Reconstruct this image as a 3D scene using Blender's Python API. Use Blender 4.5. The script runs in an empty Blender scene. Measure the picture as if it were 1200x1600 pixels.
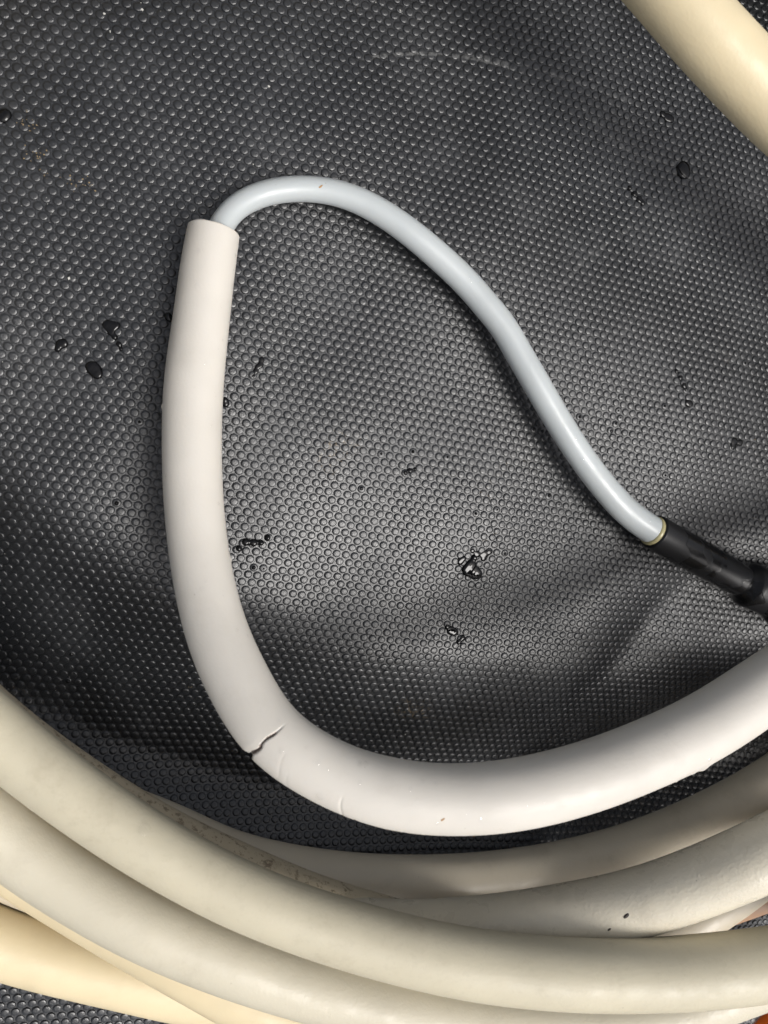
import bpy, math, random
import numpy as np
from mathutils import Matrix, Vector

random.seed(7)
rng = np.random.default_rng(7)
sc = bpy.context.scene
COL = sc.collection
R = math.radians

# ------------------------------------------------------------------ camera, sky, sun, exposure
F = 1160.0                                   # focal length in pixels of a 1200 x 1600 picture
CAM_H = 0.264                                # height of the lens above the mat
ez = Vector((0.302, -0.118, 0.946)).normalized()       # world up seen from the camera
ex = (Vector((1, 0, 0)) - ez * ez.x).normalized()
ey = ez.cross(ex)
WR = Matrix((ex, ey, ez))                    # camera axes -> world axes
cam = bpy.data.cameras.new('camera')
cam_o = bpy.data.objects.new('camera', cam); COL.objects.link(cam_o)
cam_o.matrix_world = Matrix.Translation((0, 0, CAM_H)) @ WR.to_4x4()
cam.sensor_fit = 'VERTICAL'; cam.sensor_height = 36.0; cam.lens = F / 1600 * 36.0
cam.clip_start = 0.005; cam.clip_end = 50
cam.dof.use_dof = True; cam.dof.focus_distance = 0.265; cam.dof.aperture_fstop = 16
sc.camera = cam_o

SUN_EL, SUN_AZ = R(62), R(134)               # azimuth clockwise from +Y: the open side, towards the bottom of the picture
world = bpy.data.worlds.new('World'); sc.world = world; world.use_nodes = True
wn = world.node_tree.nodes; wl = world.node_tree.links
bg = wn['Background']
sky = wn.new('ShaderNodeTexSky'); sky.sky_type = 'NISHITA'; sky.sun_disc = False
sky.sun_elevation = SUN_EL; sky.sun_rotation = SUN_AZ
sky.air_density = 1.0; sky.dust_density = 6.0; sky.ozone_density = 1.0
hs = wn.new('ShaderNodeHueSaturation'); hs.inputs['Saturation'].default_value = 0.42   # thin overcast
wl.new(sky.outputs[0], hs.inputs['Color']); wl.new(hs.outputs[0], bg.inputs[0])
bg.inputs[1].default_value = 0.078
sun = bpy.data.lights.new('sun', 'SUN'); sun.energy = 1.35; sun.angle = R(24); sun.color = (1.0, 0.98, 0.95)
sun_o = bpy.data.objects.new('sun', sun); COL.objects.link(sun_o)
sd = Vector((math.sin(SUN_AZ) * math.cos(SUN_EL), math.cos(SUN_AZ) * math.cos(SUN_EL), math.sin(SUN_EL)))
sun_o.rotation_euler = sd.to_track_quat('Z', 'Y').to_euler()
sun_o.location = sd * 2
sc.view_settings.view_transform = 'Standard'; sc.view_settings.look = 'None'
sc.view_settings.exposure = 0.84; sc.view_settings.gamma = 1.0; sc.view_settings.use_curve_mapping = False
sc.cycles.max_bounces = 8

# ------------------------------------------------------------------ helpers
WRn = np.array(WR)

def at(px, py, z=0.0):
    """point at height z above the mat plane that the photograph shows at (px, py)"""
    d = WRn @ np.array([(px - 600) / F, -(py - 800) / F, -1.0])
    t = (z - CAM_H) / d[2]
    return np.array([0, 0, CAM_H]) + d * t

def depth_of(p):
    return float(-(WRn.T @ (np.asarray(p) - np.array([0, 0, CAM_H])))[2])

def project(P):
    c = (np.asarray(P) - np.array([0, 0, CAM_H])) @ WRn
    return 600 + F * c[:, 0] / -c[:, 2], 800 - F * c[:, 1] / -c[:, 2], -c[:, 2]

def tag(o, label=None, cat=None, group=None, kind=None):
    if label: o['label'] = label
    if cat: o['category'] = cat
    if group: o['group'] = group
    if kind: o['kind'] = kind
    return o

def mesh_obj(name, V, faces, mat, parent=None, smooth=True):
    me = bpy.data.meshes.new(name)
    V = np.asarray(V, dtype=np.float32)
    if isinstance(faces, np.ndarray):
        n, k = faces.shape
        me.vertices.add(len(V)); me.vertices.foreach_set('co', V.ravel())
        me.loops.add(n * k); me.loops.foreach_set('vertex_index', faces.ravel().astype(np.int32))
        me.polygons.add(n)
        me.polygons.foreach_set('loop_start', np.arange(0, n * k, k, dtype=np.int32))
        me.update(calc_edges=True)
    else:
        me.from_pydata([tuple(v) for v in V], [], faces); me.update()
    if smooth:
        me.polygons.foreach_set('use_smooth', np.ones(len(me.polygons), dtype=bool))
    me.materials.append(mat)
    o = bpy.data.objects.new(name, me); COL.objects.link(o)
    if parent is not None: o.parent = parent
    return o

def empty(name, loc=(0, 0, 0)):
    o = bpy.data.objects.new(name, None); COL.objects.link(o); o.location = loc
    o.empty_display_size = 0.02
    return o

# ---- spline tubes
def catmull(P, closed, n=24):
    P = np.asarray(P, float); m = len(P); out = []
    segs = m if closed else m - 1
    for i in range(segs):
        if closed:
            p0, p1, p2, p3 = P[(i - 1) % m], P[i], P[(i + 1) % m], P[(i + 2) % m]
        else:
            p1, p2 = P[i], P[i + 1]
            p0 = P[i - 1] if i > 0 else 2 * p1 - p2
            p3 = P[i + 2] if i + 2 < m else 2 * p2 - p1
        # centripetal parameters
        a = max(np.linalg.norm(p1[:3] - p0[:3]), 1e-6) ** .5; b = max(np.linalg.norm(p2[:3] - p1[:3]), 1e-6) ** .5
        c = max(np.linalg.norm(p3[:3] - p2[:3]), 1e-6) ** .5
        m1 = (p2 - p1) + b * ((p1 - p0) / a - (p2 - p0) / (a + b))
        m2 = (p2 - p1) + b * ((p3 - p2) / c - (p3 - p1) / (b + c))
        t = (np.arange(n) / n)[:, None]
        out.append((2*t**3 - 3*t**2 + 1) * p1 + (t**3 - 2*t**2 + t) * m1 + (-2*t**3 + 3*t**2) * p2 + (t**3 - t**2) * m2)
    out = np.vstack(out)
    if not closed: out = np.vstack([out, P[-1]])
    return out

def resample(C, step, closed):
    if closed: C = np.vstack([C, C[:1]])
    s = np.concatenate([[0], np.cumsum(np.linalg.norm(np.diff(C[:, :3], axis=0), axis=1))])
    n = max(8, int(round(s[-1] / step)))
    q = np.linspace(0, s[-1], n + 1)
    if closed: q = q[:-1]
    return np.stack([np.interp(q, s, C[:, k]) for k in range(C.shape[1])], 1), q

def gsmooth(C, sig, closed):
    if sig < 0.5: return C
    h = int(3 * sig); k = np.exp(-0.5 * (np.arange(-h, h + 1) / sig) ** 2); k /= k.sum()
    if closed: E = np.vstack([C[-h:], C, C[:h]])
    else:
        E = np.vstack([2 * C[0] - C[h:0:-1], C, 2 * C[-1] - C[-2:-h - 2:-1]])
    return np.stack([np.convolve(E[:, j], k, 'valid') for j in range(C.shape[1])], 1)

def frames(C, closed):
    if closed: T = np.roll(C[:, :3], -1, 0) - np.roll(C[:, :3], 1, 0)
    else: T = np.gradient(C[:, :3], axis=0)
    T /= np.linalg.norm(T, axis=1)[:, None]
    S = np.cross(T, np.array([0, 0, 1.0])); S /= np.linalg.norm(S, axis=1)[:, None]
    U = np.cross(S, T)
    return T, S, U

def path(pts, closed=False, step=0.002, smooth=0.006):
    """pts: (px, py, z_mm, width_px) -> smooth centreline with radius, in metres"""
    P = []
    for px, py, z, w in pts:
        p = at(px, py, z / 1000)
        r = abs(w) / 1000 / 2 if w < 0 else w * depth_of(p) / F / 2
        P.append([*p, r])
    C, _ = resample(catmull(P, closed), step, closed)
    C = gsmooth(C, smooth / step, closed)
    C, s = resample(C, step, closed)
    return C, s

def tube_mesh(C, closed, seg=40, disp=None, s=None):
    T, S, U = frames(C, closed)
    th = np.linspace(0, 2 * np.pi, seg, endpoint=False)
    r = np.repeat(C[:, 3:4], seg, 1)
    if disp is not None: r = r + disp(s[:, None], th[None, :])
    V = C[:, None, :3] + r[:, :, None] * (np.cos(th)[None, :, None] * U[:, None, :] + np.sin(th)[None, :, None] * S[:, None, :])
    n = len(C)
    i = np.arange(n if closed else n - 1)[:, None]; j = np.arange(seg)[None, :]
    a = i * seg + j; b = i * seg + (j + 1) % seg; i2 = (i + 1) % n
    c = i2 * seg + (j + 1) % seg; d = i2 * seg + j
    Fq = np.stack([a, d, c, b], -1).reshape(-1, 4)
    return V.reshape(-1, 3), Fq

# ------------------------------------------------------------------ materials
class NT:
    def __init__(self, name):
        self.m = bpy.data.materials.new(name); self.m.use_nodes = True
        self.n = self.m.node_tree.nodes; self.l = self.m.node_tree.links
        self.b = self.n['Principled BSDF']
    def pos(self):
        if not hasattr(self, '_p'): self._p = self.n.new('ShaderNodeNewGeometry').outputs['Position']
        return self._p
    def noise(self, scale, detail=2, rough=.5, vec=None):
        t = self.n.new('ShaderNodeTexNoise'); t.inputs['Scale'].default_value = scale
        t.inputs['Detail'].default_value = detail; t.inputs['Roughness'].default_value = rough
        self.l.new(vec or self.pos(), t.inputs['Vector']); return t.outputs['Fac']
    def voro(self, scale, feature='F1', out='Distance'):
        t = self.n.new('ShaderNodeTexVoronoi'); t.feature = feature; t.inputs['Scale'].default_value = scale
        self.l.new(self.pos(), t.inputs['Vector']); return t.outputs[out]
    def put(self, sock, v):
        if hasattr(v, 'node'): self.l.new(v, sock)
        else: sock.default_value = v
    def math(self, op, a, b=0.0, c=None, clamp=False):
        t = self.n.new('ShaderNodeMath'); t.operation = op; t.use_clamp = clamp
        self.put(t.inputs[0], a); self.put(t.inputs[1], b)
        if c is not None: self.put(t.inputs[2], c)
        return t.outputs[0]
    def ramp(self, v, lo, hi, a=0.0, b=1.0):
        t = self.n.new('ShaderNodeMapRange'); t.interpolation_type = 'SMOOTHSTEP'
        self.put(t.inputs['Value'], v)
        for k, x in zip(('From Min', 'From Max', 'To Min', 'To Max'), (lo, hi, a, b)): t.inputs[k].default_value = x
        return t.outputs[0]
    def mix(self, f, a, b):
        t = self.n.new('ShaderNodeMix'); t.data_type = 'RGBA'
        self.put(t.inputs['Factor'], f)
        for s, v in ((t.inputs[6], a), (t.inputs[7], b)):
            self.put(s, v if hasattr(v, 'node') else (*v, 1))
        return t.outputs[2]
    def bump(self, h, dist, strength=1.0, normal=None):
        t = self.n.new('ShaderNodeBump'); t.inputs['Distance'].default_value = dist; t.inputs['Strength'].default_value = strength
        self.put(t.inputs['Height'], h)
        if normal is not None: self.l.new(normal, t.inputs['Normal'])
        return t.outputs[0]
    def xyz(self):
        t = self.n.new('ShaderNodeSeparateXYZ'); self.l.new(self.pos(), t.inputs[0]); return t.outputs

def rubber_material():
    k = NT('black_rubber')
    dust = k.ramp(k.noise(34, 4, .6), .42, .72)
    fine = k.noise(1500, 3, .6)
    base = k.mix(dust, (.0085, .0094, .0110), (.0165, .0178, .0200))
    base = k.mix(k.math('MULTIPLY', k.ramp(fine, .55, .75), .35), base, (.055, .056, .058))
    rub = k.math('MULTIPLY', k.ramp(k.noise(26, 4, .7), .50, .68), k.ramp(k.noise(700, 2, .6), .44, .66))
    base = k.mix(k.math('MULTIPLY', rub, .17), base, (.105, .107, .108))
    # pale specks of grit
    sp = k.math('MULTIPLY', k.ramp(k.voro(420), .045, .09, 1, 0), k.ramp(k.noise(60, 2), .56, .66))
    base = k.mix(k.math('MULTIPLY', sp, .55), base, (.42, .41, .38))
    # brownish grit, in a few places
    gr = k.math('MULTIPLY', k.ramp(k.noise(900, 2), .58, .68), k.ramp(k.noise(22, 2), .66, .74))
    base = k.mix(k.math('MULTIPLY', gr, .5), base, (.20, .15, .09))
    # long arc scuff: two circles through points of the mat
    x, y, z = k.xyz()
    brk = k.ramp(k.noise(260, 3, .7), .42, .6)
    scr = None
    for (p0, p1, p2, wid, amt) in SCUFFS:
        a, b, c = at(*p0)[:2], at(*p1)[:2], at(*p2)[:2]
        A = np.array([b - a, c - a]) * 2; rhs = np.array([b @ b - a @ a, c @ c - a @ a])
        ctr = np.linalg.solve(A, rhs); rad = np.linalg.norm(a - ctr)
        dx = k.math('SUBTRACT', x, float(ctr[0])); dy = k.math('SUBTRACT', y, float(ctr[1]))
        dist = k.math('SQRT', k.math('ADD', k.math('MULTIPLY', dx, dx), k.math('MULTIPLY', dy, dy)))
        line = k.ramp(k.math('ABSOLUTE', k.math('SUBTRACT', dist, float(rad))), wid * .4, wid, 1, 0)
        mid = (a + c) / 2; half = np.linalg.norm(a - c) / 2
        ex_ = k.math('SUBTRACT', x, float(mid[0])); ey_ = k.math('SUBTRACT', y, float(mid[1]))
        lim = k.math('SQRT', k.math('ADD', k.math('MULTIPLY', ex_, ex_), k.math('MULTIPLY', ey_, ey_)))
        line = k.math('MULTIPLY', line, k.ramp(lim, half * .8, half, amt, 0))
        scr = line if scr is None else k.math('MAXIMUM', scr, line)
    scr = k.math('MULTIPLY', scr, brk)
    base = k.mix(scr, base, (.30, .30, .29))
    k.put(k.b.inputs['Base Color'], base)
    k.put(k.b.inputs['Roughness'], k.math('ADD', k.ramp(dust, 0, 1, .24, .31), k.math('MULTIPLY', fine, .12)))
    k.b.inputs['Specular IOR Level'].default_value = .72
    n1 = k.bump(k.noise(1900, 3, .6), .00009, .9)
    n2 = k.bump(k.noise(4200, 2, .6), .00005, .8, n1)
    k.put(k.b.inputs['Normal'], n2)
    return k.m

def hose_material(name, col, dirt=0.12, gloss=.42, grain=1.0, dirt_col=(.16, .11, .06), dirt_scale=60, spots=0.0):
    k = NT(name)
    var = k.ramp(k.noise(28, 3, .6), .3, .75)
    base = k.mix(var, col, tuple(c * .90 for c in col))
    d = k.math('MULTIPLY', k.ramp(k.noise(dirt_scale, 5, .7), .52, .80), dirt)
    base = k.mix(d, base, dirt_col)
    s = k.math('MULTIPLY', k.ramp(k.voro(260), .04, .09, 1, 0), k.ramp(k.noise(90, 2), .60, .66))
    base = k.mix(k.math('MULTIPLY', s, .35), base, (.15, .11, .07))
    if spots:
        sp = k.math('MULTIPLY', k.ramp(k.noise(380, 5, .75), .53, .61), k.ramp(k.noise(55, 2), .30, .46))
        base = k.mix(k.math('MULTIPLY', sp, spots), base, (.07, .040, .018))
    k.put(k.b.inputs['Base Color'], base)
    k.put(k.b.inputs['Roughness'], k.ramp(k.noise(200, 3), .3, .7, gloss - .06, gloss + .10))
    k.b.inputs['Specular IOR Level'].default_value = .45
    k.b.inputs['Subsurface Weight'].default_value = .12
    k.b.inputs['Subsurface Radius'].default_value = (.0016, .0012, .0008)
    k.b.inputs['Subsurface Scale'].default_value = 1.0
    n1 = k.bump(k.noise(1000, 3, .55), 0.00008 * grain, 1.0)
    n2 = k.bump(k.noise(120, 2, .5), .00018 * grain, .6, n1)
    k.put(k.b.inputs['Normal'], n2)
    return k.m

def simple(name, col, rough=.4, spec=.5, bump=0.0, bscale=800):
    k = NT(name)
    k.put(k.b.inputs['Base Color'], k.mix(k.ramp(k.noise(180, 3), .3, .7), col, tuple(c * .8 for c in col)))
    k.b.inputs['Roughness'].default_value = rough; k.b.inputs['Specular IOR Level'].default_value = spec
    if bump: k.put(k.b.inputs['Normal'], k.bump(k.noise(bscale, 3), bump))
    return k.m

def water_material():
    """still water standing on black rubber: dark below, mirror-smooth above"""
    k = NT('water_on_rubber')
    k.b.inputs['Base Color'].default_value = (.004, .004, .0045, 1)
    k.b.inputs['Roughness'].default_value = 0.02; k.b.inputs['IOR'].default_value = 1.36
    return k.m

def bead_material():
    """thin clear beads: see-through with a fresnel gloss"""
    k = NT('clear_bead')
    tr = k.n.new('ShaderNodeBsdfTransparent'); gl = k.n.new('ShaderNodeBsdfGlossy'); gl.inputs['Roughness'].default_value = .04
    fr = k.n.new('ShaderNodeLayerWeight'); fr.inputs['Blend'].default_value = .5
    mx = k.n.new('ShaderNodeMixShader')
    k.l.new(k.math('ADD', k.math('MULTIPLY', k.math('POWER', fr.outputs['Facing'], 2.6), .45), .03), mx.inputs[0]); k.l.new(tr.outputs[0], mx.inputs[1]); k.l.new(gl.outputs[0], mx.inputs[2])
    k.l.new(mx.outputs[0], k.n['Material Output'].inputs['Surface'])
    return k.m

SCUFFS = [((545, 98), (690, 84), (830, 118), .0008, .26), ((700, 75), (880, 125), (1010, 168), .0011, .18),
          ((860, 470), (980, 360), (1130, 330), .0012, .10), ((900, 160), (960, 220), (1100, 250), .0012, .14),
          ((820, 560), (1000, 520), (1190, 590), .0014, .08), ((150, 60), (240, 190), (420, 260), .0012, .06)]
M_rubber = rubber_material()
M_white = hose_material('white_sheath', (.605, .570, .511), .09, .5, .55)
M_creamy = hose_material('cream_hose', (.535, .486, .362), .20, .46, 1.1, spots=.04)
M_grey = hose_material('grey_cream_hose', (.545, .50, .390), .12, .46, 1.35)
M_bounce = hose_material('orange_bounce_hose', (.52, .33, .215), .3, .45, .8)  # tan hose with reflected light from the orange case painted into its colour
M_pale = hose_material('pale_grey_hose', (.645, .592, .475), .12, .31, 1.7)
M_yellow = hose_material('yellow_cream_hose', (.655, .553, .36), .05, .45, .9)
M_tan = hose_material('tan_hose', (.55, .49, .385), .22, .42, .8)
M_dirty = hose_material('dirty_hose', (.50, .43, .31), .32, .5, 1.0, spots=.6)
M_cable = hose_material('grey_cable', (.44, .468, .472), .03, .34, .35)
kb = NT('black_plastic')
wet = kb.ramp(kb.noise(75, 2, .5), .47, .50)
kb.put(kb.b.inputs['Base Color'], kb.mix(wet, (.006, .006, .0065), (.010, .010, .011)))
kb.put(kb.b.inputs['Roughness'], kb.math('ADD', kb.ramp(wet, 0, 1, .22, .38), kb.math('MULTIPLY', kb.noise(600, 3), .08)))
kb.put(kb.b.inputs['Normal'], kb.bump(kb.noise(900, 3), .00004, 1.0, kb.bump(wet, .00012, .7)))
kb.b.inputs['Specular IOR Level'].default_value = .32
M_black = kb.m
M_glue = simple('yellowed_glue', (.46, .41, .22), .25, .5)
M_orange = simple('orange_plastic', (.95, .22, .04), .35)
M_dark_in = simple('dark_bore', (.10, .095, .09), .7)
M_crack = simple('crack_inside', (.22, .17, .14), .7)
M_speck = simple('dark_speck', (.03, .022, .016), .6)
M_tanspeck = simple('tan_speck', (.36, .22, .10), .7)
M_water = water_material(); M_bead = bead_material()

# ------------------------------------------------------------------ rubber mat
CREASE = np.array([at(*p)[:2] for p in ((800, 1225), (880, 1135), (965, 1045), (1030, 962), (1092, 918), (1165, 948), (1290, 985), (1500, 1040))])
CREASE = catmull(np.column_stack([CREASE, np.zeros((len(CREASE), 2))]), False, 8)[:, :2]

def crease_coords(x, y):
    """signed distance to the crease (positive on the lower right side) and how far along it, 0..1"""
    best = np.full(x.shape, 1e9); sg = np.ones(x.shape); al = np.zeros(x.shape)
    n = len(CREASE) - 1
    for k in range(n):
        a, b = CREASE[k], CREASE[k + 1]; d = b - a; L2 = d @ d
        t = ((x - a[0]) * d[0] + (y - a[1]) * d[1]) / L2
        tc = np.clip(t, 0, 1)
        q = np.hypot(x - a[0] - tc * d[0], y - a[1] - tc * d[1])
        m = q < best
        best = np.where(m, q, best); al = np.where(m, (k + tc) / n, al)
        sg = np.where(m, np.where((x - a[0]) * d[1] - (y - a[1]) * d[0] > 0, 1.0, -1.0), sg)
    return best * sg, al

def circle3(a, b, c):
    A = np.array([b - a, c - a]) * 2; rhs = np.array([b @ b - a @ a, c @ c - a @ a])
    o = np.linalg.solve(A, rhs); return o, np.linalg.norm(a - o)
TR_C, TR_R = circle3(at(0, 985)[:2], at(470, 1170)[:2], at(930, 1205)[:2])
def sstep(t): t = np.clip(t, 0, 1); return t * t * (3 - 2 * t)

def mat_h(x, y):
    x = np.asarray(x, float); y = np.asarray(y, float)
    t, al = crease_coords(x, y)
    ch = CREASE[-1] - CREASE[0]
    al = ((x - CREASE[0, 0]) * ch[0] + (y - CREASE[0, 1]) * ch[1]) / (ch @ ch)
    fade = sstep((al + .02) / .26)
    L = .034; amp = .0056 - .0026 * sstep((al - .40) / .3)
    ramp = 0
    for o_ in (-.0032, -.0016, 0, .0016, .0032):                     # rounded crease
        to = t + o_
        ramp = ramp + .2 * np.where(to < -L, 0, np.where(to < 0, -((to + L) / L) ** 2, -1 + .10 * (1 - np.exp(-np.maximum(to, 0) / .02))))
    h = fade * ramp * amp
    h = h + .0010 * np.sin(x * 46 + y * 21 + .6) * np.sin(y * 38 - x * 12 + 1.1)
    h = h + .0003 * np.sin(x * 82 - y * 60 + 2.0)
    rr = np.sqrt((x - TR_C[0]) ** 2 + (y - TR_C[1]) ** 2) - TR_R
    low = sstep((TR_C[1] - y - TR_R * .05) / (TR_R * .35))           # only along the near side of the mat
    h = h - low * (.022 * sstep((rr + .052) / .070) - .012 * sstep((rr - .022) / .03))
    return h

def on_mat(px, py, dz=0.0):
    z = 0.0
    for _ in range(6):
        p = at(px, py, z + dz); z = float(mat_h(p[0], p[1]))
    return at(px, py, z + dz)

X0, X1, Y0, Y1 = -.42, .62, -.62, .46
nx, ny = 420, 430
gx = np.linspace(X0, X1, nx); gy = np.linspace(Y0, Y1, ny)
GX, GY = np.meshgrid(gx, gy)
V = np.stack([GX, GY, mat_h(GX, GY)], -1).reshape(-1, 3)
i = np.arange(ny - 1)[:, None]; j = np.arange(nx - 1)[None, :]
a = i * nx + j
Fq = np.stack([a, a + 1, a + nx + 1, a + nx], -1).reshape(-1, 4)
mat_o = mesh_obj('rubber_mat', V, Fq, M_rubber)
tag(mat_o, 'black rubber mat covered all over with small round studs, wet in spots', 'mat')

# studs: one profile, hexagonal rows that run slightly down to the right
PITCH = .0035
PROFILE = [(1.57, -.12), (1.545, .12), (1.475, .31), (1.30, .43), (.70, .472)]
SEG = 12
th = np.linspace(0, 2 * np.pi, SEG, endpoint=False)
sv = [[r * .001 * math.cos(t), r * .001 * math.sin(t), z * .001] for r, z in PROFILE for t in th] + [[0, 0, .00048]]
SV = np.array(sv)
sf = []
for k in range(len(PROFILE) - 1):
    for q in range(SEG):
        a_, b_ = k * SEG + q, k * SEG + (q + 1) % SEG
        sf.append((a_, b_, b_ + SEG)); sf.append((a_, b_ + SEG, a_ + SEG))
k = len(PROFILE) - 1
for q in range(SEG): sf.append((k * SEG + q, k * SEG + (q + 1) % SEG, len(SV) - 1))
SF = np.array(sf)

ra = at(300, 500)[:2]; rb = at(400, 521)[:2]
ang = math.atan2(rb[1] - ra[1], rb[0] - ra[0])
d1 = np.array([math.cos(ang), math.sin(ang)]); d2 = np.array([-d1[1], d1[0]])
pts = []
for m in range(-170, 171):
    for n in range(-170, 171):
        pts.append((n + (m % 2) * .5, m * .800))
pts = np.array(pts) * PITCH
PXY = pts[:, :1] * d1 + pts[:, 1:] * d2 + np.array([.06, -.06])
PXY = PXY + rng.normal(0, .00008, PXY.shape)
P3 = np.column_stack([PXY, mat_h(PXY[:, 0], PXY[:, 1])])
u_, v_, dep = project(P3)
keep = (dep > .05) & (u_ > -170) & (u_ < 1370) & (v_ > -170) & (v_ < 1740)
keep &= (PXY[:, 0] > X0 + .01) & (PXY[:, 0] < X1 - .01) & (PXY[:, 1] > Y0 + .01) & (PXY[:, 1] < Y1 - .01)
P3, u_, v_, dep = P3[keep], u_[keep], v_[keep], dep[keep]
e = .0008
gxs = (mat_h(P3[:, 0] + e, P3[:, 1]) - mat_h(P3[:, 0] - e, P3[:, 1])) / (2 * e)
gys = (mat_h(P3[:, 0], P3[:, 1] + e) - mat_h(P3[:, 0], P3[:, 1] - e)) / (2 * e)
N = np.column_stack([-gxs, -gys, np.ones(len(P3))]); N /= np.linalg.norm(N, axis=1)[:, None]
A = np.cross(np.array([0, 1.0, 0]), N); A /= np.linalg.norm(A, axis=1)[:, None]
B = np.cross(N, A)
Z = rng.uniform(.80, 1.12, len(P3))
# the ones that show largest: nearest to the lens, in the frame, clear of the hose and cable
inside = (u_ > 10) & (u_ < 1190) & (v_ > 10) & (v_ < 1050)
clear = inside & ~((u_ > 235) & (u_ < 400) & (v_ > 320)) & ~((v_ > 270) & (u_ > 320))
order = np.argsort(np.where(clear, dep, 9))[:300]
single = np.zeros(len(P3), bool); single[order] = True
stud_me = None
for idx in order:
    if stud_me is None:
        so = mesh_obj('stud', SV, SF, M_rubber, mat_o); stud_me = so.data
    else:
        so = bpy.data.objects.new('stud', stud_me); COL.objects.link(so); so.parent = mat_o
    Mx = Matrix.Identity(4)
    for r_ in range(3):
        Mx[r_][0], Mx[r_][1], Mx[r_][2], Mx[r_][3] = A[idx][r_], B[idx][r_] * .95, N[idx][r_] * Z[idx], P3[idx][r_]
    so.matrix_local = Mx
rest = np.where(~single)[0]
VV = (P3[rest][:, None, :] + SV[None, :, 0:1] * A[rest][:, None, :] + SV[None, :, 1:2] * .95 * B[rest][:, None, :]
      + SV[None, :, 2:3] * N[rest][:, None, :] * Z[rest][:, None, None]).reshape(-1, 3)
FF = (np.arange(len(rest))[:, None, None] * len(SV) + SF[None]).reshape(-1, 3)
tag(mesh_obj('studs', VV, FF, M_rubber, mat_o), kind='stuff')
print('studs', len(P3))

# ------------------------------------------------------------------ the white sheath with the crack
A_pts = [(334, 362, 9.0, 80), (327, 402, 10, 83), (316, 490, 12, 86), (303, 600, 16, 91), (300, 700, 21, 91), (304, 800, 27, 91),
         (317, 900, 35, 92), (338, 985, 43, 96), (365, 1050, 50, 99), (425, 1146, 61, 99), (522, 1210, 68, 100), (613, 1240, 73, 106),
         (700, 1249, 76, 106), (800, 1242, 79, 107), (900, 1219, 80, 106), (1000, 1183, 79, 104), (1100, 1136, 77, 102), (1200, 1071, 74, 98),
         (1320, 985, 66, 92), (1440, 860, 48, -19.5), (1540, 660, 24, -19.5), (1570, 420, 12, -19.5), (1520, 240, 11, -19.5)]
AC, As = path(A_pts, False, .00022, .005)
print('sheath dia mm', [round(float(2000 * AC[int(f * (len(AC) - 1)), 3]), 1) for f in np.linspace(0, 1, 12)])
uu, vv, _ = project(AC[:, :3])
def s_at(C, S, px, py):
    a_, b_, _ = project(C[:, :3]); return float(S[np.argmin((a_ - px) ** 2 + (b_ - py) ** 2)])
s_crack = s_at(AC, As, 424, 1147)
crx = np.linspace(-np.pi, np.pi, 400)
cj = np.interp(crx, [-3.2, -.6, -.2, .1, .32, .42, .62, .80, .92, 1.1, 1.5, 3.2], [.0012, .0012, .0009, .0002, .0001, .0007, .0004, .0001, -.0002, .0001, -.0004, -.0004])
cj = np.convolve(np.pad(cj, 3, 'edge'), np.hanning(9)[1:-1] / np.hanning(9)[1:-1].sum(), 'valid')
hair = [(s_at(AC, As, px, py), th0, wd, dp) for px, py, th0, wd, dp in
        ((455, 1172, .5, .5, .00010), (545, 1222, .75, .5, .00022), (572, 1232, 1.30, .22, .00028), (470, 1185, .9, .4, .00010), (640, 1244, 1.2, .3, .00012))]
lump = [(s_at(AC, As, px, py), th0, r_, h_) for px, py, th0, r_, h_ in
        ((1075, 1150, 1.22, .0024, .0011), (1060, 1157, 1.22, .0015, .0007), (1038, 1168, 1.22, .0009, .0008), (1003, 1182, 1.22, .0008, .0005),
         (985, 1190, 1.22, .0007, .0005), (945, 1206, 1.22, .0007, .0005), (330, 880, -1.5, .001, .0004), (303, 640, 1.5, .0009, .0004))]
# side vector points to the right of travel; travelling down and then right, +pi/2 is the inner or outer side:
T_, S_, U_ = frames(AC, False)
k0 = int(np.argmin(abs(As - s_crack)))
su, sv2, _ = project(np.array([AC[k0, :3], AC[k0, :3] + S_[k0] * .005]))
OUT = 1 if sv2[1] > sv2[0] else -1           # +1 when the side vector points to the outer (lower) edge
def a_disp(s, t):
    tt = (t + np.pi) % (2 * np.pi) - np.pi
    tt = tt * OUT                            # now +pi/2 = outer side
    sc_ = s_crack + np.interp(tt, crx, cj) 
    ends = 1 / (1 + np.exp((abs(tt - .65) - 1.05) / .06))
    wid = .00009 + .00017 * np.clip((tt - .1) / 1.0, 0, 1) + .0004 * np.clip((tt - .95) / .4, 0, 1)
    d = s - sc_
    out = -.0016 * ends / (1 + np.exp((abs(d) - wid) / .00007))
    out = out - .0004 * ends * np.exp(-((d + .0006) / .0009) ** 2) * np.clip(tt, 0, 1.6)
    for s0, t0, wd, dp in hair:
        out = out - dp * np.exp(-((s - s0 - .0012 * np.sin((tt - t0) * 3)) / .00028) ** 2) * np.exp(-((tt - t0) / wd) ** 4)
    for s0, t0, r_, h_ in lump:
        q = ((s - s0) / r_) ** 2 + ((tt - t0) * .0095 / r_) ** 2
        out = out + h_ * np.exp(-q * 1.2)
    return out
Vt, Ft = tube_mesh(AC, False, 72, a_disp, As)
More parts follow.
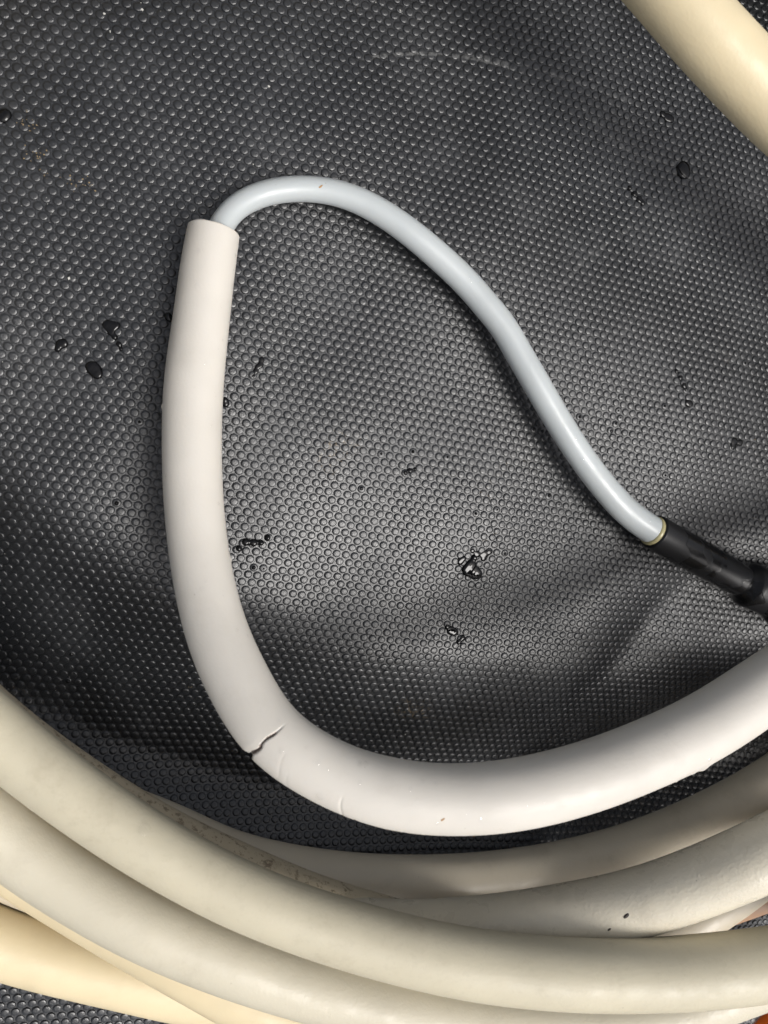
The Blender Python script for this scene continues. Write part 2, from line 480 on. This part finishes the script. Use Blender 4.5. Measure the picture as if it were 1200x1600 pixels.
# open cut end: rim and bore
seg = 72
th72 = np.linspace(0, 2 * np.pi, seg, endpoint=False)
base = len(Vt)
rings = []
ragged = .00025 * np.sin(th72 * 5 + 1) * np.sin(th72 * 3)
for rr, back in ((AC[0, 3] - .0004, -.0003), (0.0076, -.0002), (.0061, .012)):
    c = AC[0, :3] + T_[0] * back
    rings.append(c[None] + rr * (np.cos(th72)[:, None] * U_[0] + np.sin(th72)[:, None] * S_[0]) + T_[0][None] * ragged[:, None] * (back < .001))
Vt = np.vstack([Vt] + rings)
extra = []
prev = 0
for r_i in range(3):
    cur = base + r_i * seg
    for q in range(seg):
        extra.append((prev + q, prev + (q + 1) % seg, cur + (q + 1) % seg, cur + q))
    prev = cur
sheath = mesh_obj('cracked_sheath', Vt, np.vstack([Ft, np.array(extra)]), M_white)
sheath.data.materials.append(M_crack)
dv = a_disp(As[:, None], th72[None, :]).ravel()
lo = np.concatenate([dv, np.zeros(3 * seg)])[np.vstack([Ft, np.array(extra)])].min(1) < -.0010
sheath.data.polygons.foreach_set('material_index', lo.astype(np.int32))
tag(sheath, 'thick white cracked sheath in a wide hook with grey cable leaving its cut end', 'sheath')

# ------------------------------------------------------------------ the grey cable and the black plug sleeve
G_pts = [(334, 392, 8.2, -8.3), (340, 365, 8.0, -8.3), (350, 345, 7.5, 38), (371, 322, 6.8, 38), (407, 304, 6.0, 38), (445, 296, 6.0, 38.5), (482, 295, 6.5, 38.5),
         (525, 301, 7.5, 39), (562, 314, 8.5, 40), (601, 335, 9.5, 41), (643, 365, 10.5, 42), (687, 402, 10.5, 43), (726, 439, 10.5, 43), (756, 473, 11, 43),
         (786, 510, 11.5, 43), (811, 553, 12, 43), (839, 601, 12.5, 43), (868, 651, 12.5, 42.5), (899, 700, 12.5, 42), (936, 751, 12.5, 42), (979, 799, 12.5, 43),
         (1020, 829, 12.5, 44), (1060, 852, 11.5, -11)]
GC, Gs = path(G_pts, False, .0012, .003)
Vt, Ft = tube_mesh(GC, False, 40)
tag(mesh_obj('grey_cable', Vt, Ft, M_cable), 'thin pale grey cable curving from the white sheath to the black plug sleeve', 'cable')

plug = empty('plug_connector', tuple(on_mat(1100, 876)))
tag(plug, 'black plastic plug sleeve at the right edge gripping the end of the grey cable', 'connector')
def child(name, V, Fc, m, parent):
    L = np.array(parent.location)
    return mesh_obj(name, np.asarray(V) - L, Fc, m, parent)
def lathe_path(C, S, prof, seg=48, wob=0.0):
    """tube along C whose radius is given by prof [(distance_mm, radius_mm)...]"""
    q = np.array(prof, float) / 1000
    r = np.interp(S, q[:, 0], q[:, 1])
    D = C.copy(); D[:, 3] = r
    return tube_mesh(D, False, seg)
P_pts = [(1021, 830, 12.5, -14), (1069, 858, 11.5, -14), (1103, 877, 11, -14), (1143, 900, 11, -14), (1185, 921, 11.5, -14), (1260, 952, 13, -14), (1340, 985, 15, -14), (1400, 1010, 15, -14)]
PC, Ps = path(P_pts, False, .0004, .003)
s_col = s_at(PC, Ps, 1158, 908) * 1000
Lp = Ps[-1] * 1000
Vs, Fs = lathe_path(PC, Ps, [(0, 5.6), (.01, 6.7), (.5, 7.15), (s_col * .4, 7.5), (s_col * .55, 7.35), (s_col - 1.5, 7.1), (s_col, 6.6), (s_col + 1.2, 6.2), (Lp, 6.0)])
child('sleeve', Vs, Fs, M_black, plug)
Vs, Fs = lathe_path(PC, Ps, [(0, 1), (s_col - .2, 1), (s_col, 6.4), (s_col + 1.6, 7.6), (s_col + 3.4, 9.4), (s_col + 5, 9.9), (s_col + 13, 9.6), (s_col + 18, 9.9), (s_col + 26, 13), (Lp - 1, 13.5), (Lp, 2)])
sel = 0
child('collar', Vs, Fs, M_black, plug)
# yellowed glue ring at the mouth
ring = []
c0, T0 = PC[2, :3], frames(PC, False)
Tn, Sn, Un = T0[0][2], T0[1][2], T0[2][2]
n1, n2_ = 40, 10
for p_ in np.linspace(0, 2 * np.pi, n1, endpoint=False):
    for q_ in np.linspace(0, 2 * np.pi, n2_, endpoint=False):
        rr = .0053 + .0010 * math.cos(q_)
        ring.append(c0 + Tn * (-.0012 + .0013 * math.sin(q_)) + rr * (math.cos(p_) * Un + math.sin(p_) * Sn))
rf = [(p_ * n2_ + q_, ((p_ + 1) % n1) * n2_ + q_, ((p_ + 1) % n1) * n2_ + (q_ + 1) % n2_, p_ * n2_ + (q_ + 1) % n2_) for p_ in range(n1) for q_ in range(n2_)]
child('glue_ring', ring, np.array(rf), M_glue, plug)

# ------------------------------------------------------------------ the coil of cream hose
coil = empty('coiled_hose', tuple(on_mat(600, 1480)))
tag(coil, 'heap of thick cream hose turns coiled around the mat below the white sheath', 'hose coil')

def back_half(k, z, d, via=None):
    """the part of a turn that runs outside the picture, from the right end round the top to the left end"""
    P = [(1490, 1180), (1590, 900), (1610, 560), (1540, 180), (1330, -150), (1000, -330), (600, -400), (220, -390), (-110, -270), (-270, -20), (-340, 330), (-330, 690), (-250, 960)]
    out = []
    for px, py in P:
        out.append((600 + (px - 600) * k, 600 + (py - 600) * k, z, -d))
    return out

def edge_pts(pts, side, d):
    """pts: (px, py, z) on the visible lower edge of a turn; side=-1: the centre lies above that edge"""
    P = np.array([p[:2] for p in pts], float)
    T = np.gradient(P, axis=0); T /= np.linalg.norm(T, axis=1)[:, None]
    Nn = np.column_stack([T[:, 1], -T[:, 0]])
    out = []
    for (px, py, z), nn in zip(pts, Nn):
        w = d / 1000 * F / depth_of(at(px, py, z / 1000))
        out.append((px + nn[0] * w / 2, py + nn[1] * w / 2, z, -d))
    return out

turns = []
def turn(pts, m, k=1.0, zback=12, d=20, label=None, back=None):
    C, S = path(list(pts) + (back if back is not None else back_half(k, zback, d)), True, .0022, .008)
    Vt, Ft = tube_mesh(C, True, 48)
    o = child('hose_turn', Vt, Ft, m, coil)
    if label: o['label'] = label
    turns.append(C)
    uu, vv, _ = project(C[:, :3])
    ok = (uu > 0) & (uu < 1200) & (vv > 1000) & (vv < 1650)
    if ok.any():
        print('turn dia', label or m.name, round(float(2000 * C[ok][:, 3].min()), 1), round(float(2000 * C[ok][:, 3].max()), 1))
    return C

C1 = turn([(-170, 990, 34, -19), (-90, 1075, 39, -19), (0, 1152, 42, 103), (50, 1194, 45, 101), (100, 1232, 47, 100), (200, 1302, 52, 98), (300, 1361, 56, 97), (380, 1401, 60, 97),
      (450, 1429, 63, 97), (530, 1456, 66, 98), (600, 1476, 69, 99), (700, 1500, 74, 100), (800, 1515, 78, 101), (900, 1523, 82, 101), (1000, 1524, 86, 101), (1100, 1518, 90, 103),
      (1200, 1506, 93, 102), (1340, 1465, 90, -21)], M_creamy, 1.00, 40, 20)
C2 = turn([(-160, 1160, 32, -20), (-80, 1228, 35, -20)] + edge_pts([(0, 1368, 37), (100, 1434, 41), (208, 1493, 45), (340, 1547, 48), (500, 1596, 50), (650, 1625, 53), (800, 1640, 57), (950, 1636, 61),
      (1060, 1620, 64), (1150, 1587, 66), (1210, 1566, 67)], -1, 20) + [(1340, 1480, 64, -20)], M_grey, 1.06, 34, 20, 'pale grey-cream turn along the bottom edge')
C3 = turn([(-170, 1140, 12, -20)] + edge_pts([(-60, 1342, 15), (0, 1388, 17), (95, 1447, 20), (200, 1510, 26), (280, 1555, 30), (360, 1600, 34), (440, 1632, 36)], -1, 20)
      + [(650, 1625, 36, -20), (900, 1595, 36, -20), (1150, 1540, 36, -20), (1350, 1460, 34, -20)], M_yellow, 1.10, 16, 20, 'yellowish turn with a bright lower edge')
C4 = turn([(-170, 1250, 8, -14), (-60, 1335, 8, -14)] + edge_pts([(0, 1404, 8), (60, 1426, 8), (110, 1446, 8)], -1, 14) + [(250, 1440, 9, -14), (500, 1500, 10, -14), (800, 1545, 10, -14), (1050, 1550, 8, -14),
      (1250, 1490, 8, -14)], M_tan, .985, 10, 14)
C5 = turn([(-190, 1380, 13, -20), (-90, 1436, 13, -20), (0, 1474, 13, 96), (100, 1503, 13, 93), (200, 1524, 13, 96), (300, 1547, 13, 95), (480, 1575, 13, -20), (700, 1580, 13, -20), (1000, 1570, 13, -20), (1150, 1545, 13, -20), (1300, 1470, 14, -20)],
      M_yellow, 1.0, 12, 20, 'yellowish outer turn at the bottom left that comes round the top right corner',
      back=[(1480, 1250, 20, -20), (1610, 900, 34, -20), (1560, 600, 50, -20), (1440, 400, 60, -20), (1330, 275, 64, -21), (1238, 191, 66, 110), (1168, 121, 66, 110), (1091, 39, 66, 110), (1029, -33, 64, 108), (940, -130, 56, -21),
            (780, -250, 40, -20), (500, -330, 26, -20), (180, -330, 16, -20), (-130, -230, 13, -20), (-300, 0, 12, -20), (-370, 360, 12, -20), (-370, 720, 12, -20), (-310, 1080, 12, -20), (-260, 1300, 13, -20)])
C6 = turn([(-120, 1030, 22, -18), (0, 1140, 26, -18), (150, 1243, 30, 84), (270, 1314, 32, 83), (400, 1375, 34, 84), (480, 1409, 36, 84), (600, 1446, 36, 84), (720, 1475, 34, -19), (850, 1500, 30, -19), (1000, 1518, 26, -19),
      (1200, 1506, 22, -19)], M_dirty, .97, 20, 19, 'turn streaked with brown dirt, half hidden under the turn above it')
C7 = turn([(-150, 1060, 2, -18.5), (0, 1190, 2, -18.5), (90, 1236, 2, -18.5), (190, 1270, 3, -18.5), (270, 1297, 3, 76), (350, 1335, 3, 76), (450, 1360, 3, 76), (530, 1372, 3, 77), (600, 1377, 3, 77), (700, 1377, 3, 78), (800, 1369, 4, 78), (900, 1351, 7, 77),
      (1000, 1323, 13, 77), (1100, 1282, 24, 77), (1200, 1231, 34, 80), (1330, 1140, 36, -19)], M_tan, .95, 14, 19, 'lowest turn, nearest to the white sheath, in shade')
C8 = turn([(-170, 1120, 12, -19), (-60, 1210, 14, -19), (100, 1290, 18, -19), (300, 1385, 27, -19), (470, 1440, 38, -19), (600, 1458, 45, 96), (700, 1457, 52, 96), (800, 1447, 59, 96), (900, 1431, 66, 97), (1000, 1410, 74, 98), (1100, 1375, 82, 100),
      (1200, 1332, 90, 103), (1330, 1260, 88, -21)], M_pale, .98, 30, 20, 'smooth grey-cream turn with a glossy streak and black flecks')
C9 = turn([(-200, 1170, 9, -18), (0, 1310, 9, -18), (300, 1480, 12, -18), (600, 1570, 26, -18), (850, 1545, 40, -18)] + edge_pts([(1010, 1520, 48), (1060, 1492, 52), (1100, 1467, 55), (1138, 1443, 56), (1167, 1422, 57), (1200, 1397, 58), (1260, 1350, 58)], -1, 18),
      M_tan, .99, 24, 18, 'tan turn with a scratch, showing between two others at the right')
C10 = turn([(-200, 1150, 6, -16), (0, 1285, 6, -16), (300, 1460, 7, -16), (700, 1530, 12, -16), (950, 1500, 20, -16)] + edge_pts([(1060, 1474, 24), (1117, 1449, 26), (1167, 1432, 28), (1205, 1418, 29), (1300, 1375, 30)], -1, 18), M_bounce, 1.0, 12, 17)

# ------------------------------------------------------------------ orange plastic at the bottom right corner
oc = at(1200, 1618, .014)
bx = []
def rbox(cx, cy, cz, sx, sy, sz, b):
    vs, fs = [], []
    lv = [(-sz, b), (-sz + b, 0), (sz - b, 0), (sz, b)]
    for z_, ins in lv:
        for qx, qy in ((1, 1), (-1, 1), (-1, -1), (1, -1)):
            a0 = math.atan2(qy, qx) - math.pi / 4
            for a_ in np.linspace(0, math.pi / 2, 5):
                r_ = b * 2 - ins
                vs.append((cx + qx * (sx - 2 * b) + r_ * math.cos(a0 + a_), cy + qy * (sy - 2 * b) + r_ * math.sin(a0 + a_), cz + z_))
    for l in range(3):
        for q in range(20): fs.append((l * 20 + q, l * 20 + (q + 1) % 20, (l + 1) * 20 + (q + 1) % 20, (l + 1) * 20 + q))
    fs.append(tuple(range(19, -1, -1))); fs.append(tuple(range(60, 80)))
    return vs, fs
case = empty('plastic_case', tuple(oc))
vs, fs = rbox(0, 0, .012, .022, .016, .012, .003)
mesh_obj('case_body', vs, fs, M_orange, case)
vs, fs = rbox(0, 0, .0252, .019, .013, .001, .0004)
mesh_obj('case_lid', vs, fs, M_orange, case)
case.rotation_euler.z = R(35)
tag(case, 'bright orange plastic corner peeking out at the bottom right under the coil', 'case')

# ------------------------------------------------------------------ water on the mat
def blob_mesh(circles, hmax, flat=1.8, step=.0002, wob=.06):
    """a puddle: union of round drops (px, py, radius px) lying between and over the studs"""
    cs = []
    for px, py, r in circles:
        p = on_mat(px, py); rr = r * .80 * depth_of(p) / F
        cs.append((p[0], p[1], rr))
    cs = np.array(cs)
    x0, x1 = (cs[:, 0] - cs[:, 2] * 1.9).min(), (cs[:, 0] + cs[:, 2] * 1.9).max()
    y0, y1 = (cs[:, 1] - cs[:, 2] * 1.9).min(), (cs[:, 1] + cs[:, 2] * 1.9).max()
    xs = np.arange(x0, x1, step); ys = np.arange(y0, y1, step)
    XX, YY = np.meshgrid(xs, ys)
    f = np.zeros_like(XX)
    for cx, cy, r in cs: f += np.exp(-((XX - cx) ** 2 + (YY - cy) ** 2) / (r * r) * 1.0)
    f *= 1 + wob * (np.sin(XX * 2100 + 1) * np.sin(YY * 1900 + 2) + .5 * np.sin(XX * 3700 - YY * 2900))
    f = f / .42
    # studs that stand up through the water
    for s_ in np.where((abs(P3[:, 0] - cs[:, 0].mean()) < (x1 - x0)) & (abs(P3[:, 1] - cs[:, 1].mean()) < (y1 - y0)))[0]:
        f -= .10 * np.exp(-((XX - P3[s_, 0]) ** 2 + (YY - P3[s_, 1]) ** 2) / (.0012 ** 2))
    ok = f > 1
    hgt = np.sqrt(np.clip(1 - 1 / np.maximum(f, 1e-6), 0, 1)) ** flat
    hgt = np.minimum(1, hgt / .18) * .0005 + hgt / max(hgt.max(), 1e-6) * max(hmax - .0004, .0003)
    ZZ = mat_h(XX, YY) - .00012 + np.where(ok, hgt, 0)
    ny_, nx_ = XX.shape
    cell = ok[:-1, :-1] | ok[1:, :-1] | ok[:-1, 1:] | ok[1:, 1:]
    ii, jj = np.where(cell)
    a = ii * nx_ + jj
    Fq = np.stack([a, a + 1, a + nx_ + 1, a + nx_], -1)
    used, inv = np.unique(Fq, return_inverse=True)
    V = np.stack([XX, YY, ZZ], -1).reshape(-1, 3)[used]
    return V, inv.reshape(-1, 4)

PUDDLES = [
 ([(168, 508, 11), (181, 509, 9), (174, 519, 7), (179, 527, 6), (186, 538, 6), (189, 546, 4)], .0011, 'crooked black water streak on the mat left of the sheath, uppermost of three'),
 ([(95, 538, 11), (90, 546, 5), (101, 536, 6)], .0012, 'small three-cornered water drop, leftmost on the mat'),
 ([(148, 577, 14), (153, 586, 8), (142, 573, 9)], .0014, 'round dark water drop with two bright glints, lowest of three left of the sheath'),
 ([(735, 882, 9), (738, 893, 14), (729, 890, 10), (746, 897, 9), (741, 871, 6)], .0015, 'biggest water puddle, in the middle of the mat, mirroring the sky'),
 ([(745, 866, 7), (757, 866, 8), (765, 862, 6), (738, 860, 5), (755, 873, 5)], .0007, 'thin film of water between studs just above the biggest puddle'),
 ([(719, 877, 8), (724, 872, 5)], .0010, 'tiny dark water drop touching the biggest puddle on its left'),
 ([(704, 985, 9), (711, 988, 7), (698, 978, 5), (722, 997, 7), (716, 1003, 5)], .0010, 'forked water puddle below the biggest puddle'),
 ([(1067, 262, 13), (1069, 272, 11), (1064, 266, 9)], .0015, 'dark glossy water drop below the cream turn at the top right'),
 ([(1041, 184, 9), (1033, 178, 6), (1048, 187, 7)], .0010, 'broken water patch closest to the cream turn at the top right'),
 ([(990, 303, 6), (998, 312, 8), (1004, 318, 5), (983, 294, 5)], .0010, 'beaded water streak lower left of the dark glossy drop at the upper right'),
 ([(383, 847, 8), (396, 848, 8), (408, 848, 6)], .0014, 'row of joined water drops just right of the sheath'),
 ([(418, 840, 7)], .0014, 'single round water drop at the right end of the joined drops'),
 ([(373, 857, 7)], .0014, 'single round water drop at the left end of the joined drops'),
 ([(409, 562, 6), (407, 571, 6), (400, 580, 6), (396, 588, 4), (402, 573, 4)], .0007, 'thin wet streak between studs right of the upper sheath'),
 ([(353, 631, 8), (351, 624, 5)], .0012, 'small water drop half hidden by the right side of the sheath'),
 ([(1056, 580, 5), (1062, 590, 6), (1068, 602, 6), (1071, 609, 4)], .0009, 'slanting dark water streak right of the grey cable'),
 ([(1077, 631, 8), (1072, 629, 5)], .0010, 'ragged water spot at the lower end of the slanting streak'),
 ([(1146, 690, 9), (1156, 692, 7), (1144, 699, 5)], .0009, 'dark water patch on the shaded slope near the right edge'),
 ([(640, 735, 6), (632, 738, 4), (648, 733, 4)], .0010, 'small water drop with fine tails in the centre of the mat'),
 ([(4, 183, 13), (10, 178, 8)], .0012, 'dark wet patch at the left edge near the brown grit'),
 ([(265, 497, 8), (262, 493, 5)], .0011, 'water drop tucked against the left side of the upper sheath'),
]
for circ, h_, lab in PUDDLES:
    Vw, Fw = blob_mesh(circ, h_, 1.0 if 'puddle' in lab or 'film' in lab else 1.35)
    tag(mesh_obj('water_drop', Vw, Fw, M_water), lab, 'water drop', 'water drops lying on the mat')

# little drops perched on single studs, and beads on the hose and cable
def dome(p, n, r, h):
    n = np.asarray(n, float); a = np.cross(n, [0.31, .9, .2]); a /= np.linalg.norm(a); b = np.cross(n, a)
    vs = []
    for lat in (0, .25, .5, .72, .9):
        rr = r * (1 - lat); zz = h * (1 - (1 - lat) ** 2)
        for q in range(14):
            t = q / 14 * 2 * math.pi
            vs.append(np.asarray(p) + rr * (math.cos(t) * a + math.sin(t) * b) + n * (zz - .00008))
    vs.append(np.asarray(p) + n * (h - .00008))
    fs = []
    for l in range(4):
        for q in range(14):
            fs.append((l * 14 + q, l * 14 + (q + 1) % 14, (l + 1) * 14 + (q + 1) % 14))
            fs.append((l * 14 + q, (l + 1) * 14 + (q + 1) % 14, (l + 1) * 14 + q))
    for q in range(14): fs.append((56 + q, 56 + (q + 1) % 14, 70))
    return np.array(vs), np.array(fs)

def gather(name, items, m, **kw):
    Vs, Fs, o = [], [], 0
    for p, n, r, h in items:
        v, f = dome(p, n, r, h); Vs.append(v); Fs.append(f + o); o += len(v)
    return tag(mesh_obj(name, np.vstack(Vs), np.vstack(Fs), m), **kw)

spots = [(793, 860), (975, 620), (967, 643), (973, 656), (963, 664), (959, 674), (1039, 747), (1036, 629), (1040, 636), (221, 655), (178, 783), (645, 706), (638, 735), (600, 715),
         (830, 669), (848, 676), (900, 650), (775, 800), (858, 770), (870, 785), (1180, 812), (1168, 566), (740, 805), (700, 715), (560, 760), (455, 860), (405, 884), (398, 893), (112, 1025), (108, 1060)]
items = []
for px, py in spots:
    p = on_mat(px, py, .0004)
    k_ = int(np.argmin((P3[:, 0] - p[0]) ** 2 + (P3[:, 1] - p[1]) ** 2))
    items.append((P3[k_] + N[k_] * .0004 + np.array([random.uniform(-.0003, .0003), random.uniform(-.0003, .0003), 0]), N[k_], random.uniform(.00045, .00095), random.uniform(.0004, .0008)))
gather('perched_drops', items, M_water, label='tiny water drops perched on single studs here and there across the mat', cat='water drops', kind='stuff')

def beads_on(C, n, u_range, rr, side=1.2, seed=1):
    rg = np.random.default_rng(seed)
    T, S, U = frames(C, False)
    uu, vv, _ = project(C[:, :3]); out = []
    ok = np.where((uu > u_range[0]) & (uu < u_range[1]) & (vv > u_range[2]) & (vv < u_range[3]))[0]
    for _ in range(n):
        k_ = rg.choice(ok); t = rg.uniform(-side, side)
        nn = math.cos(t) * U[k_] + math.sin(t) * S[k_]
        r = rr * rg.uniform(.35, 1.0) ** 1.5
        out.append((C[k_, :3] + nn * C[k_, 3], nn, r, r * rg.uniform(.2, .36)))
    return out
gather('sheath_beads', beads_on(AC, 85, (200, 1200, 340, 1320), .0010, 1.5, 3), M_bead, label='fine water beads scattered along the white cracked sheath', cat='water beads', kind='stuff')
gather('cable_beads', beads_on(GC, 26, (420, 1020, 280, 840), .0007, 1.2, 4), M_bead, label='fine water beads scattered along the thin grey cable', cat='water beads', kind='stuff')
def bead_at(C, px, py, r, h):
    T, S, U = frames(C, False)
    uu, vv, _ = project(C[:, :3])
    k_ = int(np.argmin((uu - px) ** 2 + (vv - py) ** 2))
    best = None
    for t in np.linspace(-1.6, 1.6, 65):
        nn = math.cos(t) * U[k_] + math.sin(t) * S[k_]; p = C[k_, :3] + nn * C[k_, 3]
        a_, b_, _ = project(p[None]); dd = (a_[0] - px) ** 2 + (b_[0] - py) ** 2
        if best is None or dd < best[0]: best = (dd, p, nn)
    return best[1], best[2], r, h
for C, px, py, r, lab in ((C1, 219, 1293, .0019, 'water bead on the top of the uppermost cream turn at the lower left'),
                          (C2, 243, 1397, .0018, 'pale water bead in the groove between the two front turns'),
                          (GC, 907, 713, .0012, 'clear water bead on the grey cable near the black sleeve'),
                          (AC, 497, 1243, .0016, 'pinkish water bead on the sheath just past the crack')):
    v, f = dome(*bead_at(C, px, py, r, r * .33))
    tag(mesh_obj('water_drop', v, f, M_bead), lab, 'water drop', 'water beads on the hoses')
for C, px, py, r, m, lab in ((C8, 978, 1431, .0006, M_speck, 'black fleck stuck on the glossy grey-cream turn'), (C8, 946, 1453, .0004, M_speck, 'small brown fleck lower left of the black fleck'),
                          (GC, 503, 291, .0004, M_tanspeck, 'tan grit speck on top of the grey cable bend'), (AC, 681, 1277, .0004, M_tanspeck, 'brown speck on the white underside bend of the sheath')):
    p, n_, r_, h_ = bead_at(C, px, py, r, r * .4)
    v, f = dome(p, n_, r_, h_)
    c_ = v.mean(0); ax = np.array([.8, .55, 0]); dl = (v - c_) @ ax
    v = v + dl[:, None] * ax * 1.6
    tag(mesh_obj('grit_speck', v, f, m), lab, 'speck', 'specks stuck to the hoses')

def chips(name, spots, m, label):
    Vs, Fs, o = [], [], 0
    for px, py, r in spots:
        p = on_mat(px, py, .0002)
        k_ = int(np.argmin((P3[:, 0] - p[0]) ** 2 + (P3[:, 1] - p[1]) ** 2))
        q = p + np.array([0, 0, .0003]) if np.hypot(*(P3[k_][:2] - p[:2])) < .0013 else p
        n_ = random.randint(4, 6); a0 = random.uniform(0, 6)
        el = random.uniform(.35, 1)
        ring_ = [[r * random.uniform(.6, 1.1) * math.cos(a0 + t * 2 * math.pi / n_), el * r * random.uniform(.6, 1.1) * math.sin(a0 + t * 2 * math.pi / n_)] for t in range(n_)]
        ca, sa = math.cos(a0), math.sin(a0)
        lo_ = [q + np.array([ca * x_ - sa * y_, sa * x_ + ca * y_, 0]) for x_, y_ in ring_]
        hi_ = [q + np.array([.7 * (ca * x_ - sa * y_), .7 * (sa * x_ + ca * y_), r * .45]) for x_, y_ in ring_]
        Vs += lo_ + hi_
        for t in range(n_):
            b_ = (t + 1) % n_
            Fs.append((o + t, o + b_, o + n_ + b_, o + n_ + t))
        Fs.append(tuple(o + n_ + t for t in range(n_)))
        o += 2 * n_
    tag(mesh_obj(name, Vs, Fs, m, smooth=False), label, 'grit', kind='stuff')
M_pale = simple('pale_grit', (.55, .54, .50), .8)
sp = [(108, 435, .0007), (420, 135, .0006), (222, 15, .0006), (163, 22, .0005), (172, 50, .0005), (625, 17, .0005), (345, 175, .0004), (300, 30, .0004), (560, 130, .0004), (980, 90, .0004), (680, 400, .0005), (633, 1147, .0005), (150, 850, .0004), (800, 980, .0004), (1190, 110, .0004)]
for _ in range(170): sp.append((random.uniform(0, 1200), random.uniform(0, 1150), .0002 * random.uniform(.5, 1.5)))
chips('pale_grit', sp, M_pale, 'sparse pale grains of grit and fluff strewn over the mat')
sp = []
for cx, cy, n_, sg in ((36, 188, 12, 9), (55, 202, 5, 6), (50, 240, 8, 9), (66, 242, 8, 8), (120, 282, 16, 12), (73, 272, 6, 5), (145, 290, 8, 10), (768, 838, 9, 8), (298, 1072, 3, 3), (1168, 690, 3, 8)):
    for _ in range(n_): sp.append((cx + random.gauss(0, sg), cy + random.gauss(0, sg * .7), .00032 * random.uniform(.4, 1.3)))
chips('brown_grit', sp, simple('brown_grit', (.26, .19, .10), .85), 'brownish sandy grit caught between studs, mostly at the upper left edge')
